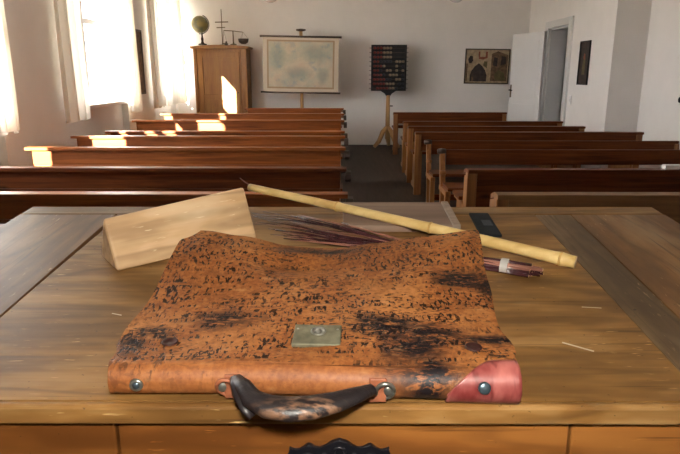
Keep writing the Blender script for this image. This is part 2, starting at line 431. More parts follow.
curtain(10.33, 10.98, 10.30, 10.9, .84, -3.17, 3, 'narrow shaded beige curtain beside the framed strip on the wall', .4, .04)
curtain(11.06, 12.16, 11.02, 12.1, .85, -3.12, 5, 'wide glowing cream curtain next to the wooden cabinet', 1.0, .05)

# narrow framed strip between the windows
f = thing('picture', 'narrow dark-framed strip hanging on the wall between two windows', 'picture', (XL, 10.05, 1.08))
p = MB(); p.box(0, .03, -.20, .20, 0, .025, 'darkrod'); p.box(0, .03, -.20, .20, .985, 1.01, 'darkrod'); p.box(0, .03, -.20, -.175, .025, .985, 'darkrod'); p.box(0, .03, .175, .20, .025, .985, 'darkrod'); p.build('frame', f)
MB().box(0, .015, -.175, .175, .025, .985, 'pic_brown').build('print', f)

# ------------------------------------------------------------------ school benches
def desk_bench(x0, x1, y, z, label, side, mat='bench_red', panel=.165, group=None, post=False, knob=True, depth=.36, top_over=.05):
    cx = (x0+x1)/2; hw = (x1-x0)/2
    t = thing('school_bench', label, 'bench', (cx, y, 0), group)
    if post: depth = .13
    # sloping writing top with a flat front ledge
    b = MB()
    b.prism([(-.035, z-.026), (-.035, z), (.06, z), (depth, z-.07*depth/.36), (depth, z-.026-.07*depth/.36), (.06, z-.026)], -hw, hw, mat, 'x')
    b.build('desktop', t)
    b = MB(); b.box(-hw+top_over, hw-top_over, 0, .024, z-panel, z-.026, mat, .003); b.build('front_panel', t)
    if not post:
        b = MB(); b.box(-hw+top_over, hw-top_over, -.008, .03, z-panel-.028, z-panel, mat, .004); b.build('front_rail', t)
    # end supports: post, foot and seat bearer cut from one board
    for sx in (-1, 1):
        xa = sx*(hw-.09); xb = sx*(hw-.05); lo, hi = min(xa, xb), max(xa, xb)
        b = MB()
        b.prism([(.03, 0), (.74, 0), (.74, .05), (.62, .06), (.60, .40), (.72, .40), (.72, .43), (.40, .43), (.36, .40), (.34, z-.10), (.06, z-.03), (.03, z-.04)], lo, hi, 'bench_post', 'x')
        b.build('side_support', t)
        if post:
            xo = sx*hw; xi = sx*(hw-.07)
            MB().box(min(xo, xi), max(xo, xi), -.012, .05, 0, z-.026, 'bench_post', .004).build('post', t)
    MB().box(-hw+.03, hw-.03, .42, .70, .43, .46, mat, .006).build('seat', t)
    MB().box(-hw+.09, hw-.09, .10, .34, z-.26, z-.24, mat).build('book_shelf', t)
    if knob:
        sx = 1 if side == 'L' else -1
        b = MB(); b.prism([(-.02, z-.105), (-.035, z-.085), (-.03, z-.055), (0, z-.035), (.07, z-.03), (.08, z-.06), (.06, z-.085), (.045, z-.105), (.01, z-.115)],
                          min(sx*(hw-.012), sx*(hw+.035)), max(sx*(hw-.012), sx*(hw+.035)), 'knob', 'x', .006)
        b.build('end_scroll', t)
    return t

LG = 'school benches in the window-side row'; RG = 'school benches in the door-side row'
LX1 = .035
Lb = [
 (-3.02, 3.62, .690, 'wooden bench nearest the desk in the window-side row'),
 (-3.02, 4.58, .703, 'dark-fronted bench second from the desk in the window-side row'),
 (-2.95, 5.60, .738, 'bench with one sunlit left end, third from the desk by the windows'),
 (-2.96, 6.60, .743, 'bench with two sun patches on its front, fourth from the desk by the windows'),
 (-2.93, 7.50, .714, 'bench fifth from the desk in the window-side row, shaded throughout'),
 (-2.97, 8.60, .768, 'bench sixth from the desk by the windows, just before the sun-striped one'),
 (-2.90, 9.75, .788, 'bench with small sun stripes along its front, second from the cabinet wall'),
]
for i, (xa, y, z, lab) in enumerate(Lb):
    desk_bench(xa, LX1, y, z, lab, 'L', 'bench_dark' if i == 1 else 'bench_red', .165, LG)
desk_bench(-1.72, .03, 10.80, .815, 'short rearmost bench of the window-side row, below the wall map', 'L', 'bench_red', .18, LG)

desk_bench(.875, 3.45, 3.34, .742, 'low bench nearest the desk in the door-side row, with a pen slot', 'R', 'bench_pale', .30, RG, True, False)
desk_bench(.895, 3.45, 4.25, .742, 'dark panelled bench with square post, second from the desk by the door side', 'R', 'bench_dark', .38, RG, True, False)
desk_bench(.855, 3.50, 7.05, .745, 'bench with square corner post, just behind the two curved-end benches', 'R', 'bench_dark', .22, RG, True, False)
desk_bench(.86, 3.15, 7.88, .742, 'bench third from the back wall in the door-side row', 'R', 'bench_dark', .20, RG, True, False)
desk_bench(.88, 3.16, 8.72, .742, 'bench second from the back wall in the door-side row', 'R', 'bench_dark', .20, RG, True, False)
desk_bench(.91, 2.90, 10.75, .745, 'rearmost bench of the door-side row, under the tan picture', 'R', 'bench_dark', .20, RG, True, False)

def back_bench(x0, x1, y, z, label):
    cx = (x0+x1)/2; hw = (x1-x0)/2
    t = thing('school_bench', label, 'bench', (cx, y, 0), RG)
    MB().box(-hw+.055, hw, 0, .026, z-.135, z, 'bench_dark', .004).build('backrest', t)
    MB().box(-hw+.02, hw-.02, -.36, -.07, .43, .46, 'bench_dark', .006).build('seat', t)
    for sx in (-1, 1):
        xa, xb = sx*(hw-.045), sx*hw; lo, hi = min(xa, xb), max(xa, xb)
        # curved back standard: its foot stands forward, the top leans back over the next row
        pl = [(-.17, 0), (-.10, 0), (-.07, .22), (-.045, .42), (.0, .55), (.03, .66), (.028, z-.03), (-.012, z-.03), (-.018, .66), (-.05, .55), (-.10, .42), (-.13, .22)]
        MB().prism(pl, lo, hi, 'bench_post', 'x', .004).build('back_standard', t)
        if sx < 0:
            b = MB(); b.lathe([(.004, -.04), (.022, -.036), (.027, 0), (.022, .036), (.004, .04)], 'knob', ((lo+hi)/2-.008, .005, z-.014), 'x', 14); b.build('knob', t)
            b = MB(); b.lathe([(.004, -.03), (.020, -.026), (.024, 0), (.020, .026), (.004, .03)], 'bench_post', ((lo+hi)/2, -.05, z-.20), 'x', 14); b.build('arm_knob', t)
        MB().box(lo, hi, -.36, .0, .385, .43, 'bench_post', .004).build('seat_bearer', t)
        MB().prism([(-.36, 0), (-.30, 0), (-.30, .40), (-.35, .40)], lo, hi, 'bench_post', 'x', .004).build('leg', t)
    MB().box(-hw+.05, hw-.05, -.26, -.23, .18, .24, 'bench_dark').build('stretcher', t)
    return t
back_bench(.88, 3.40, 5.38, .742, 'bench with curved end standard, third from the desk by the door side')
back_bench(.86, 3.42, 6.12, .742, 'bench with curved end standard, fourth from the desk by the door side')

# pen slot in the nearest bench, white papers on the second bench
MB().box(-.10, .02, -.0355, -.034, .728, .738, 'groove').build('pen_slot', bpy.data.objects['school_bench.008'])
pb = tag(MB().box(2.30, 2.62, 4.245, 4.30, .742, .772, 'paper', .004).build('paper_stack'), 'small white stack of paper lying on a dark door-side bench', 'paper')

# ------------------------------------------------------------------ cabinet and what stands on it
cb = thing('cabinet', 'tall light-brown wooden cabinet in the corner with sunlit panelled door', 'cabinet', (-2.30, 11.72, 0))
b = MB(); b.box(-.50, .50, .03, .52, .06, 1.86, 'cabinet', .004); b.build('carcass', cb)
b = MB(); b.prism([(-.54, 1.86), (.54, 1.86), (.56, 1.90), (.40, 1.915), (.2, 1.925), (0, 1.928), (-.2, 1.925), (-.40, 1.915), (-.56, 1.90)], -.02, .54, 'cabinet', 'y', .006); b.build('cornice', cb)
b = MB(); b.box(-.53, .53, .0, .52, 0, .07, 'cabinet', .006); b.build('plinth', cb)
b = MB()
for x0, x1 in ((-.42, -.33), (.27, .36)): b.box(x0, x1, .0, .03, .10, 1.80, 'cabinet', .003)
for z0, z1 in ((.10, .22), (.92, 1.02), (1.70, 1.80)): b.box(-.33, .27, .0, .03, z0, z1, 'cabinet', .003)
b.box(-.33, .27, .015, .03, .22, 1.70, 'cabinet')
dr = b.build('door', cb)
MB().lathe([(.004, -.02), (.016, -.018), (.012, 0)], 'metal_thin', (.315, 0, 1.05), 'y', 12).build('knob', dr)
for x0, x1 in ((-.50, -.44), (.41, .50)): MB().box(x0, x1, .0, .03, .08, 1.85, 'cabinet', .006).build('corner_stile', cb)
ZT = 1.929
g = thing('globe', 'olive school globe on dark turned stand atop the cabinet', 'globe', (-2.63, 11.80, ZT))
MB().lathe([(.155*math.sin(PI*i/16), -.155*math.cos(PI*i/16)) for i in range(17)], 'globe', (-.03, 0, .37), 'z', 28).build('sphere', g)
MB().lathe([(.075, 0), (.08, .02), (.03, .03), (.018, .07), (.026, .11), (.014, .15), (.014, .215)], 'darkrod').build('stand', g)
MB().tube([(-.03+.170*math.sin(a), 0, .37+.170*math.cos(a)) for a in [.35+ (PI-.2)*i/14 for i in range(15)]], .009, 'darkrod', 6).build('meridian', g)
g = thing('apparatus', 'thin upright rod with two crossbars standing between globe and scales', 'apparatus', (-2.29, 12.0, ZT))
MB().tube([(0, 0, 0), (.0, 0, .66)], .008, 'metal_thin', 8).build('rod', g)
MB().tube([(-.125, 0, .425), (.125, 0, .43)], .010, 'metal_thin', 8).build('crossbar', g)
MB().tube([(-.10, 0, .325), (.065, 0, .33)], .009, 'metal_thin', 8).build('crossbar', g)
MB().lathe([(.06, 0), (.06, .014), (.01, .02)], 'metal_thin').build('base', g)
g = thing('balance_scale', 'small beam balance with one deep pan on top of the cabinet', 'scale', (-2.05, 11.82, ZT))
MB().lathe([(.06, 0), (.06, .014), (.014, .03), (.010, .24), (.018, .26)], 'metal_thin').build('pillar', g)
MB().tube([(-.175, 0, .262), (0, 0, .255), (.19, 0, .232)], .008, 'metal_thin', 8).build('beam', g)
b = MB(); b.lathe([(.04, .018), (.085, .05), (.10, .11), (.096, .115), (.078, .055), (.005, .03)], 'darkrod', (.19, 0, 0))
for a in (0, 2.1, 4.2): b.tube([(.19+.095*math.cos(a), .095*math.sin(a), .11), (.19, 0, .232)], .0025, 'metal_thin', 4)
b.build('pan', g)
b = MB(); b.lathe([(.005, .012), (.05, .022), (.055, .035)], 'darkrod', (-.165, 0, 0))
for a in (0, 2.1, 4.2): b.tube([(-.165+.05*math.cos(a), .05*math.sin(a), .03), (-.175, 0, .262)], .0025, 'metal_thin', 4)
b.build('pan', g)
g = MB(); g.lathe([(.032, 0), (.034, .035), (.018, .05), (.012, .06), (.016, .068), (.004, .075)], 'darkrod')
tag(g.build('brass_weight', loc=(-2.165, 11.70, 1.918)), 'small dark weight sitting left of the balance on the cabinet', 'weight')

# ------------------------------------------------------------------ wall map on its stand
mp = thing('map_stand', 'pale wall map with dark rods hanging on a wooden pole stand', 'wall map', (-.765, 11.66, 0))
MB().tube([(0, .03, .06), (0, .03, 2.17)], .032, 'pole', 10).build('pole', mp)
for a in (.5, 2.6, 4.7): MB().tube([(0, .03, .20), (.22*math.cos(a), .03+.22*math.sin(a), .09), (.38*math.cos(a), .03+.38*math.sin(a), .02)], [.03, .026, .022], 'pole', 8).build('foot', mp)
b = MB(); b.lathe([(.03, 2.14), (.03, 2.165), (.09, 2.18), (.09, 2.205), (.02, 2.215)], 'darkrod', (0, .03, 0)); b.build('top_hook', mp)
rt = Matrix.Translation((-.01, 0, 1.57)) @ Matrix.Rotation(.018, 4, 'Y')
b = MB(); b.tube([(-.76, -.012, .50), (.76, -.012, .50)], .020, 'darkrod', 10); b.build('top_rod', mp, matrix=rt)
b = MB(); b.tube([(-.755, -.012, -.51), (.755, -.012, -.51)], .018, 'darkrod', 10); b.build('bottom_rod', mp, matrix=rt)
b = MB(); b.grid(lambda u, v: (-.705+1.41*u, -.020-.006*math.sin(PI*v)-.008*math.sin(5*u)*(1-v), -.50+1.0*v), 24, 14, 'map_margin')
sh = b.build('map_sheet', mp, matrix=rt)
b = MB(); b.grid(lambda u, v: (-.60+1.20*u, -.0235-.006*math.sin(PI*(.09+.82*v))-.008*math.sin(5*(.074+.85*u))*(1-(.09+.82*v)), -.41+.82*v), 24, 14, 'map'); pm = b.build('printed_map', sh)
b = MB()
for x0, x1, z0, z1 in ((-.63, -.60, -.44, .44), (.60, .63, -.44, .44), (-.60, .60, -.44, -.41), (-.60, .60, .41, .44)):
    b.grid(lambda u, v: (x0+(x1-x0)*u, -.0245-.006*math.sin(PI*(z0+.5+(z1-z0)*v))-.008*math.sin(5*((x0+(x1-x0)*u)+.705)/1.41)*(1-(z0+.5+(z1-z0)*v)), z0+(z1-z0)*v), 16, 12, 'map_line')
b.build('border', sh)

# ------------------------------------------------------------------ counting frame on a pole
ab = thing('counting_frame', 'black counting board with rows of beads on a three-legged wooden pole', 'counting frame', (.89, 11.86, 0))
BW, B0, B1 = .335, 1.085, 1.935
MB().box(-BW, BW, 0, .03, B0, B1, 'board_dark', .004).build('board', ab)
b = MB()
for x0, x1 in ((-BW, -BW+.03), (BW-.03, BW)): b.box(x0, x1, -.05, 0, B0, B1, 'board_dark', .003)
b.box(-BW+.03, BW-.03, -.05, 0, B1-.03, B1, 'board_dark', .003); b.box(-BW+.03, BW-.03, -.05, 0, B0, B0+.03, 'board_dark', .003); b.build('frame', ab)
b = MB(); b.prism([(-.15, B0), (.15, B0), (.07, B0-.05), (.035, B0-.10), (-.035, B0-.10), (-.07, B0-.05)], -.02, .02, 'board_dark', 'y'); b.build('bracket', ab)
MB().tube([(0, 0, .16), (0, 0, B0-.08)], [.046, .038], 'pole', 10).build('pole', ab)
for a in (3.5, 5.6, 1.4): MB().tube([(0, 0, .42), (.10*math.cos(a), .10*math.sin(a), .30), (.18*math.cos(a), .18*math.sin(a), .12), (.28*math.cos(a), .28*math.sin(a), .02)], [.03, .050, .046, .034], 'pole', 8).build('leg', ab)
b = MB(); b.tube([(.03, -.0, .80), (.09, -.02, .80)], .012, 'darkrod', 8); b.build('set_screw', ab)
rows = [(.16, 'RRTTT', .5), (.16, 'RRTTT', .5), (.13, 'RRTTT', .5), (.10, 'RRDDDTTT', .5), (.12, 'RRTD', .5), (.10, 'RRTDTDT', .5), (.08, 'RRRTT', .5), (.10, 'RRRDDDDDTT', .5), (.08, 'RRRTTD', .5), (.14, 'RRRTTD', .5)]
bead = {}
nrow = 10
for r in range(nrow):
    zz = B1-.06 - r*(B1-B0-.11)/(nrow-1)
    MB().tube([(-BW-.035, -.03, zz), (BW+.03, -.03, zz)], .006, 'darkrod', 6).build('wire', ab)
    pat = {0: 'RRRTTT....', 1: 'RRRTTT....', 2: 'RRRTTT....', 3: 'RRDDDD.TTT', 4: 'RRRT...T.D', 5: 'RRD.TT.T.T', 6: 'RRRD.TTT.D', 7: 'RRRRDD.TTD', 8: 'RRRRTTT.DD', 9: '.RRRRTTD.D'}[r]
    for q, ch in enumerate(pat):
        if ch == '.': continue
        mt = {'R': 'bead_red', 'T': 'bead_tan', 'D': 'bead_dark'}[ch]
        if mt not in bead:
            bead[mt] = MB().lathe([(.008, -.026), (.020, -.022), (.026, 0), (.020, .022), (.008, .026)], mt, (0, 0, 0), 'x', 10).build('bead', ab)
            o = bead[mt]
        else:
            o = bead[mt].copy(); COL.objects.link(o); o.parent = ab
        o.location = (-BW+.065+q*.06, -.03, zz)

# ------------------------------------------------------------------ pictures, switch, hook, lamps
pc = thing('picture', 'tan and brown picture of a pointed arch on the back wall', 'picture', matrix=Matrix.Translation((2.865, YB-.002, 1.545)) @ Matrix.Rotation(.012, 4, 'Y'))
W, H2 = .44, .335
b = MB()
for x0, x1, z0, z1 in ((-W, W, H2-.022, H2), (-W, W, -H2, -H2+.022), (-W, -W+.022, -H2+.022, H2-.022), (W-.022, W, -H2+.022, H2-.022)): b.box(x0, x1, -.028, 0, z0, z1, 'darkrod', .003)
b.build('frame', pc)
b = MB(); b.box(-W+.022, W-.022, -.012, 0, -H2+.022, H2-.022, 'pic_tan'); 
def flat(poly, m, d=.0135): b.prism(poly, -d, -.011, m, 'y')
flat([(-.33, -.29), (-.33, -.17), (-.30, -.08), (-.24, 0), (-.165, .06), (-.09, 0), (-.03, -.08), (0, -.17), (0, -.29)], 'pic_dark')
flat([(-.30, -.29), (-.30, -.20), (-.26, -.20), (-.26, -.29)], 'pic_brown', .0145)
flat([(.08, -.28), (.08, .24), (.20, .29), (.40, .22), (.40, -.28)], 'pic_brown')
flat([(.17, -.27), (.15, -.16), (.22, -.06), (.34, -.12), (.38, -.27)], 'pic_green', .0145)
flat([(.26, .02), (.28, .20), (.36, .18), (.37, .05)], 'pic_dark', .0145)
flat([(.11, .02), (.13, .18), (.20, .16), (.20, .0)], 'pic_dark', .0145)
flat([(-.17, .14), (-.18, .28), (0, .28), (.0, .16), (-.08, .13)], 'pic_red')
flat([(-.15, .18), (-.15, .29), (-.04, .29), (-.04, .18)], 'pic_tan', .0145)
flat([(-.36, .06), (-.38, .13), (-.34, .20), (-.29, .19), (-.28, .11), (-.31, .06)], 'pic_dark')
flat([(-.08, .02), (-.06, .10), (.0, .09), (0, -.04)], 'pic_green')
flat([(-.41, -.28), (-.41, .05), (-.385, .05), (-.385, -.28)], 'pic_brown')
b.build('print', pc)
pc = thing('picture', 'small dark upright picture on the right wall beside the doorway', 'picture', (XR, 9.37, 1.24))
b = MB()
for y0, y1, z0, z1 in ((-.19, .19, .62, .64), (-.19, .19, 0, .02), (-.19, -.17, .02, .62), (.17, .19, .02, .62)): b.box(-.025, 0, y0, y1, z0, z1, 'black', .003)
b.build('frame', pc)
b = MB(); b.box(-.012, 0, -.17, .17, .02, .62, 'pic_dark')
b.prism([(-.06, .15), (-.05, .38), (-.02, .44), (.03, .43), (.05, .30), (.06, .15)], -.0135, -.011, 'pic_green', 'x')
b.prism([(-.04, .36), (-.03, .45), (.02, .46), (.03, .38)], -.0145, -.011, 'pic_red', 'x'); b.build('print', pc)
sw = thing('light_switch', 'small white light switch on the wall right of the doorway', 'switch', (XR, 9.80, 1.0))
MB().box(-.012, 0, -.045, .045, -.07, .07, 'door', .004).build('plate', sw)
MB().box(-.022, -.012, -.015, .015, -.025, .025, 'door', .003).build('toggle', sw)
hk = thing('coat_hook', 'dark round coat hook on the wall at the right photo edge', 'hook', (XN+.003, 7.32, 1.10))
MB().lathe([(.05, -.012), (.05, 0)], 'black', (0, 0, 0), 'x', 18).build('rosette', hk)
MB().lathe([(.012, -.012), (.014, -.05), (.032, -.06), (.034, -.08), (.01, -.092)], 'black', (0, 0, 0), 'x', 16).build('peg', hk)
for x, lab in ((-1.07, 'round ceiling lamp above the wall map, its tip at the photo top'), (1.70, 'round ceiling lamp above the tan arch picture, its tip at the photo top')):
    lp = thing('pendant_lamp', lab, 'lamp', (x, 9.5, 2.43), 'pendant ceiling lamps')
    MB().lathe([(.13*math.sin(PI*i/14), .13-.13*math.cos(PI*i/14)) for i in range(15)], 'globe_lamp').build('shade', lp)
    MB().lathe([(.05, .245), (.05, .31), (.015, .33)], 'black').build('socket', lp)
    MB().tube([(0, 0, .32), (0, 0, ZC-2.43)], .006, 'cord', 6).build('cord', lp)

# ------------------------------------------------------------------ the teacher's desk
Y0, Z0, SL = .541, 1.08, math.atan(.09)
DM = Matrix.Translation((0, Y0, Z0)) @ Matrix.Rotation(SL, 4, 'X')      # desk-top frame: x across, y up the slope, z off the surface
dk = thing('teacher_desk', 'large worn wooden teacher desk with sloping top and iron lock plate', 'desk', (0, Y0, .28))
LD = Matrix.Translation((0, -Y0, -.28)) @ Matrix.Translation((0, 0, 0)) @ DM
LD = Matrix.Translation((0, -Y0, -.28)) @ DM
def top(name, x0, x1, t0, t1, m, th=.02, bev=.0015):
    return MB().box(x0, x1, t0, t1, -th, 0, m, bev).build(name, dk, matrix=LD)
b = MB(); b.box(-.64, .64, -.007, .003, -.0225, -.0002, 'desk_edge', .0035); b.build('front_edge', dk, matrix=LD)
top('side_board', -.63, -.4425, .0032, .604, 'desk_side')
b = MB(); b.prism([(-.4395, .0032), (-.4395, .25), (-.433, .52), (-.4395, .604), (.376, .604), (.368, .0032)], -.02, 0, 'desk_top'); b.build('centre_board', dk, matrix=LD)
b = MB(); b.prism([(.370, .0032), (.378, .604), (.446, .604), (.428, .0032)], -.0205, -.0008, 'desk_strip'); b.build('batten', dk, matrix=LD)
b = MB(); b.prism([(.430, .0032), (.448, .604), (.63, .604), (.63, .0032)], -.02, 0, 'desk_side'); b.build('side_board', dk, matrix=LD)
top('back_ledge', -.63, .63, .6055, .655, 'desk_top', .02, .003)
# carcass below the lid
zt = .78
MB().box(-.60, .60, .60, .62, .05, .83, 'desk_front').build('back_panel', dk)
for sx in (-1, 1):
    b = MB(); b.prism([(.03, .02), (.60, .02), (.60, zt+.052), (.03, zt-.002)], min(sx*.60, sx*.58), max(sx*.60, sx*.58), 'desk_front', 'x'); b.build('side_panel', dk)
b = MB(); b.box(-.60, -.2345, .008, .03, .0, zt-.002, 'desk_front', .002); b.build('front_panel', dk)
b = MB(); b.box(.2375, .60, .008, .03, .0, zt-.002, 'desk_front', .002); b.build('front_panel', dk)
dr = MB().box(-.2315, .2345, .008, .03, zt-.165, zt-.004, 'desk_front', .002).build('drawer', dk)
MB().box(-.2345, .2375, .016, .03, zt-.20, zt-.17, 'desk_front').build('drawer_rail', dk)
MB().box(-.58, .58, .03, .60, zt-.19, zt-.175, 'desk_front').build('drawer_bottom', dk)
# ornate lock plate
pts = []
N = 72
for i in range(N):
    a = 2*PI*i/N
    rx = .057 + .0025*math.cos(10*a); rz = .0255 + .0032*math.cos(12*a)
    x = rx*math.copysign(abs(math.cos(a))**.8, math.cos(a)); z = rz*math.copysign(abs(math.sin(a))**.36, math.sin(a))
    z += .004*math.exp(-(x/.012)**2)*(1 if z > 0 else -1)
    pts.append((x-.0025, z + zt-.058))
b = MB(); b.prism(pts, .003, .009, 'iron', 'y', .0012)
zc = zt-.058
def ring(cx, cz, R, r):
    b.tube([(cx+R*math.cos(2*PI*i/18), .003, cz+R*math.sin(2*PI*i/18)) for i in range(19)], r, 'iron', 6)
for cx in (-.035, .030): ring(cx, zc+.008, .0085, .0020); ring(cx, zc-.010, .0075, .0018); b.lathe([(.004, -.0035), (.0045, .0)], 'iron', (cx, .003, zc+.008), 'y', 10)
for cx in (-.018, .013): b.tube([(cx, .003, zc-.018), (cx, .002, zc+.018)], .0022, 'iron', 6)
ring(-.0025, zc+.0, .0135, .0022); ring(-.0025, zc+.018, .006, .0018)
for cx in (-.050, .045): ring(cx, zc, .005, .0016)
es = b.build('lock_plate', dr)
b = MB(); b.lathe([(.0042, -.002), (.0042, .003)], 'keyhole', (-.0025, .001, zc+.003), 'y', 14); b.box(-.0045, -.0005, -.001, .003, zc-.010, zc+.003, 'keyhole', .0005); b.build('keyhole', es)
# scratches and an old ink spot on the top
for (x0, y0), (x1, y1), w in [((.262, .118), (.292, .098), .0012), ((-.30, .19), (-.286, .185), .0008), ((.32, .21), (.345, .207), .0006)]:
    dx, dy = x1-x0, y1-y0; L2 = math.hypot(dx, dy); nx, ny = -dy/L2*w, dx/L2*w
    MB().prism([(x0+nx, y0+ny), (x0-nx, y0-ny), (x1-nx, y1-ny), (x1+nx, y1+ny)], 0, .0003, 'map_margin').build('scratch', dk, matrix=LD)

# ------------------------------------------------------------------ the leather briefcase
bc = thing('briefcase', 'worn orange-brown leather briefcase lying flat at the front of the desk', 'briefcase', matrix=DM)
def lerp_tab(tab, x):
    for (a, fa), (b_, fb) in zip(tab, tab[1:]):
        if x <= b_:
            k_ = min(1, max(0, (x-a)/(b_-a))); k_ = k_*k_*(3-2*k_); return fa+(fb-fa)*k_
    return tab[-1][1]
FAR = [(-.24, .062), (-.215, .061), (-.15, .051), (-.08, .037), (-.02, .036), (.05, .044), (.12, .054), (.20, .061)]
XLt = [(0, -.234), (.03, -.238), (.10, -.241), (.20, -.235), (.29, -.230), (.335, -.213)]
XRt = [(0, .174), (.03, .180), (.055, .181), (.09, .176), (.2, .187), (.335, .199)]
def hgt(x, t):
    base = .031 + .0035*math.sin(x*14+1)*math.sin(t*13) + .004*noise.noise(Vector((x*14, t*14, 3)))
    f_ = max(0, (t-.13)/.20); f_ = f_*f_*(3-2*f_) if f_ < 1 else 1
    v = base + (lerp_tab(FAR, x)-.031)*f_
    v += -.006*math.exp(-((x+.07)/.05)**2-((t-.26)/.02)**2) + .003*math.exp(-((x+.07)/.06)**2-((t-.295)/.015)**2)
    return v
def shear(x): return -.013*max(0, (x+.1)/.28)       # the front roll runs slightly askew
RR = .0175
prof = [('p', .05, .0), ('p', .03, .0)] + [('r', a) for a in [PI*1.5 - PI*1.05*i/10 for i in range(0, 11)]]
def body_pt(u, i):
    e = prof2[i]
    if e[0] == 'u': t, z = e[1], e[2]
    elif e[0] == 'r':
        t = .020 + RR*math.cos(e[1]); z = RR + RR*math.sin(e[1])
    elif e[0] == 's': t, z = e[1], None
    else: t, z = e[1], None
    xl, xr = lerp_tab(XLt, max(0, t)), lerp_tab(XRt, max(0, t))
    if e[0] == 'f' or (e[0] == 'u' and t > .2): xl += .012; xr -= .03
    x = xl + (xr-xl)*u
    if e[0] == 's':
        z = hgt(x, t); 
        if t < .06: z = z + (RR*2+.0005-z)*((.06-t)/.06)**1.5
    if e[0] == 'f': z = hgt(x, .33)-e[2]
    if e[0] == 'r': z *= 1 + .05*noise.noise(Vector((x*12, 1, 2)))
    t2 = t + shear(x)*max(0, 1-t/.25)
    return Vector((x, t2, max(z, 0.0006)))
prof2 = [('u', .20, .0006), ('u', .06, .0006), ('u', .022, .0006)] + [('r', PI*1.5 - PI*i/9) for i in range(1, 10)] + \
        [('s', .035+.0075*i) for i in range(40)] + [('f', .3285, .006), ('f', .322, .016), ('u', .312, .012), ('u', .305, .0006)]
b = MB(); nU = 70; i_ = b.mi('leather_roll'); G = []
for u in range(nU+1): G.append([b.bm.verts.new(body_pt(u/nU, j)) for j in range(len(prof2))])
for u in range(nU):
    for j in range(len(prof2)):
        j2 = (j+1) % len(prof2)
        f = b.bm.faces.new([G[u][j], G[u+1][j], G[u+1][j2], G[u][j2]]); f.material_index = i_; f.smooth = True
for rg in (G[0], G[-1][::-1]): b.bm.faces.new([b.bm.verts.new(v.co) for v in rg])
b.build('case_body', bc)
# flap laid over the body, rounded at its near corners
def flap_edge(u):
    x = -.243 + .43*u
    c = .0
    for e, s_ in ((-.243, 1), (.187, -1)):
        d_ = (x-e)*s_
        if d_ < .05: c = max(c, .05-math.sqrt(max(0, .05**2-(.05-d_)**2)))
    return .0165 + shear(x)*.9 + c*.75
fl = MB(); nU, nV = 72, 44; i_ = fl.mi('leather'); T_, B_ = [], []
for u in range(nU+1):
    uu = .5-.5*math.cos(PI*u/nU) if False else u/nU
    t0 = flap_edge(uu); ct, cb2 = [], []
    for v in range(nV+1):
        t = t0 + (.331-t0)*v/nV
        xl, xr = lerp_tab(XLt, max(0, t))-.003, lerp_tab(XRt, max(0, t))+.003
        if t > .30: xl += .006*min(1, (t-.30)/.008)
        x = xl+(xr-xl)*uu
        z = hgt(x, t)
        if t < .06: z = z + (RR*2+.0005-z)*((.06-max(t, .022))/.06)**1.5
        ts = .020 + shear(x)
        if t < ts: z = min(z, RR + math.sqrt(max(0, RR*RR-(t-ts)**2)))
        z += .0026 - .0010*max(0, 1-v/1.5)
        ct.append(fl.bm.verts.new((x, t, z))); cb2.append(fl.bm.verts.new((x, t, z-.0020)))
    T_.append(ct); B_.append(cb2)
for u in range(nU):
    for v in range(nV):
        for Q, fl_ in ((T_, 0), (B_, 1)):
            q = [Q[u][v], Q[u+1][v], Q[u+1][v+1], Q[u][v+1]]
            f = fl.bm.faces.new(q[::-1] if fl_ else q); f.smooth = True; f.material_index = i_
def rim(a, b_):
    for p_, q_ in zip(a, a[1:]): pass
loopT = [T_[u][0] for u in range(nU+1)] + T_[nU][1:] + [T_[u][nV] for u in range(nU-1, -1, -1)] + T_[0][nV-1:0:-1]
loopB = [B_[u][0] for u in range(nU+1)] + B_[nU][1:] + [B_[u][nV] for u in range(nU-1, -1, -1)] + B_[0][nV-1:0:-1]
loopT = [fl.bm.verts.new(v.co) for v in loopT]; loopB = [fl.bm.verts.new(v.co) for v in loopB]
for q in range(len(loopT)):
    w = (q+1) % len(loopT); f = fl.bm.faces.new([loopT[q], loopB[q], loopB[w], loopT[w]]); f.material_index = i_ if 0 else fl.mi('flap_rim')
fp = fl.build('flap', bc)
def surf(x, t, up=.0028): 
    z = hgt(x, t)
    if t < .06: z = z + (RR*2+.0005-z)*((.06-t)/.06)**1.5
    return Vector((x, t, z+up))
# lock plate
lp = MB(); c0 = surf(-.027, .070, .0055)
lm = Matrix.Translation(c0) @ Matrix.Rotation(-.035, 4, 'Z') @ Matrix.Rotation(.03, 4, 'X')
lp.box(-.0262, .0262, -.0205, .0205, -.005, .0024, 'lockplate', .0014)
lo = lp.build('lock', fp, matrix=lm)
b = MB(); b.lathe([(.0085, .002), (.0085, .0038), (.0060, .0040), (.0058, .0030), (.0030, .0030), (.0028, .0044), (.0005, .0046)], 'nickel', (.001, .005, 0), 'z', 22); b.build('lock_boss', lo) if False else None
b2 = MB(); b2.lathe([(.0085, .002), (.0085, .0038), (.0060, .0040), (.0058, .0030), (.0030, .0030), (.0028, .0044), (.0005, .0046)], 'nickel', (.001, .005, 0), 'z', 22)
for x in (-.022, .022): b2.lathe([(.0016, .002), (.0012, .003)], 'nickel', (x, .010, 0), 'z', 10)
o = b2.build('lock_boss', fp, matrix=lm)
b.bm.free() if False else None
for x, t, r in ((-.188, .066, .0078), (.139, .046, .0078)):
    b = MB(); b.lathe([(r+.0012, -.001), (r+.001, .0008), (r, .0012), (r*.85, .0006), (.0005, .0005)], 'hole', tuple(surf(x, t, .0034)), 'z', 20); b.build('buckle_hole', fp)
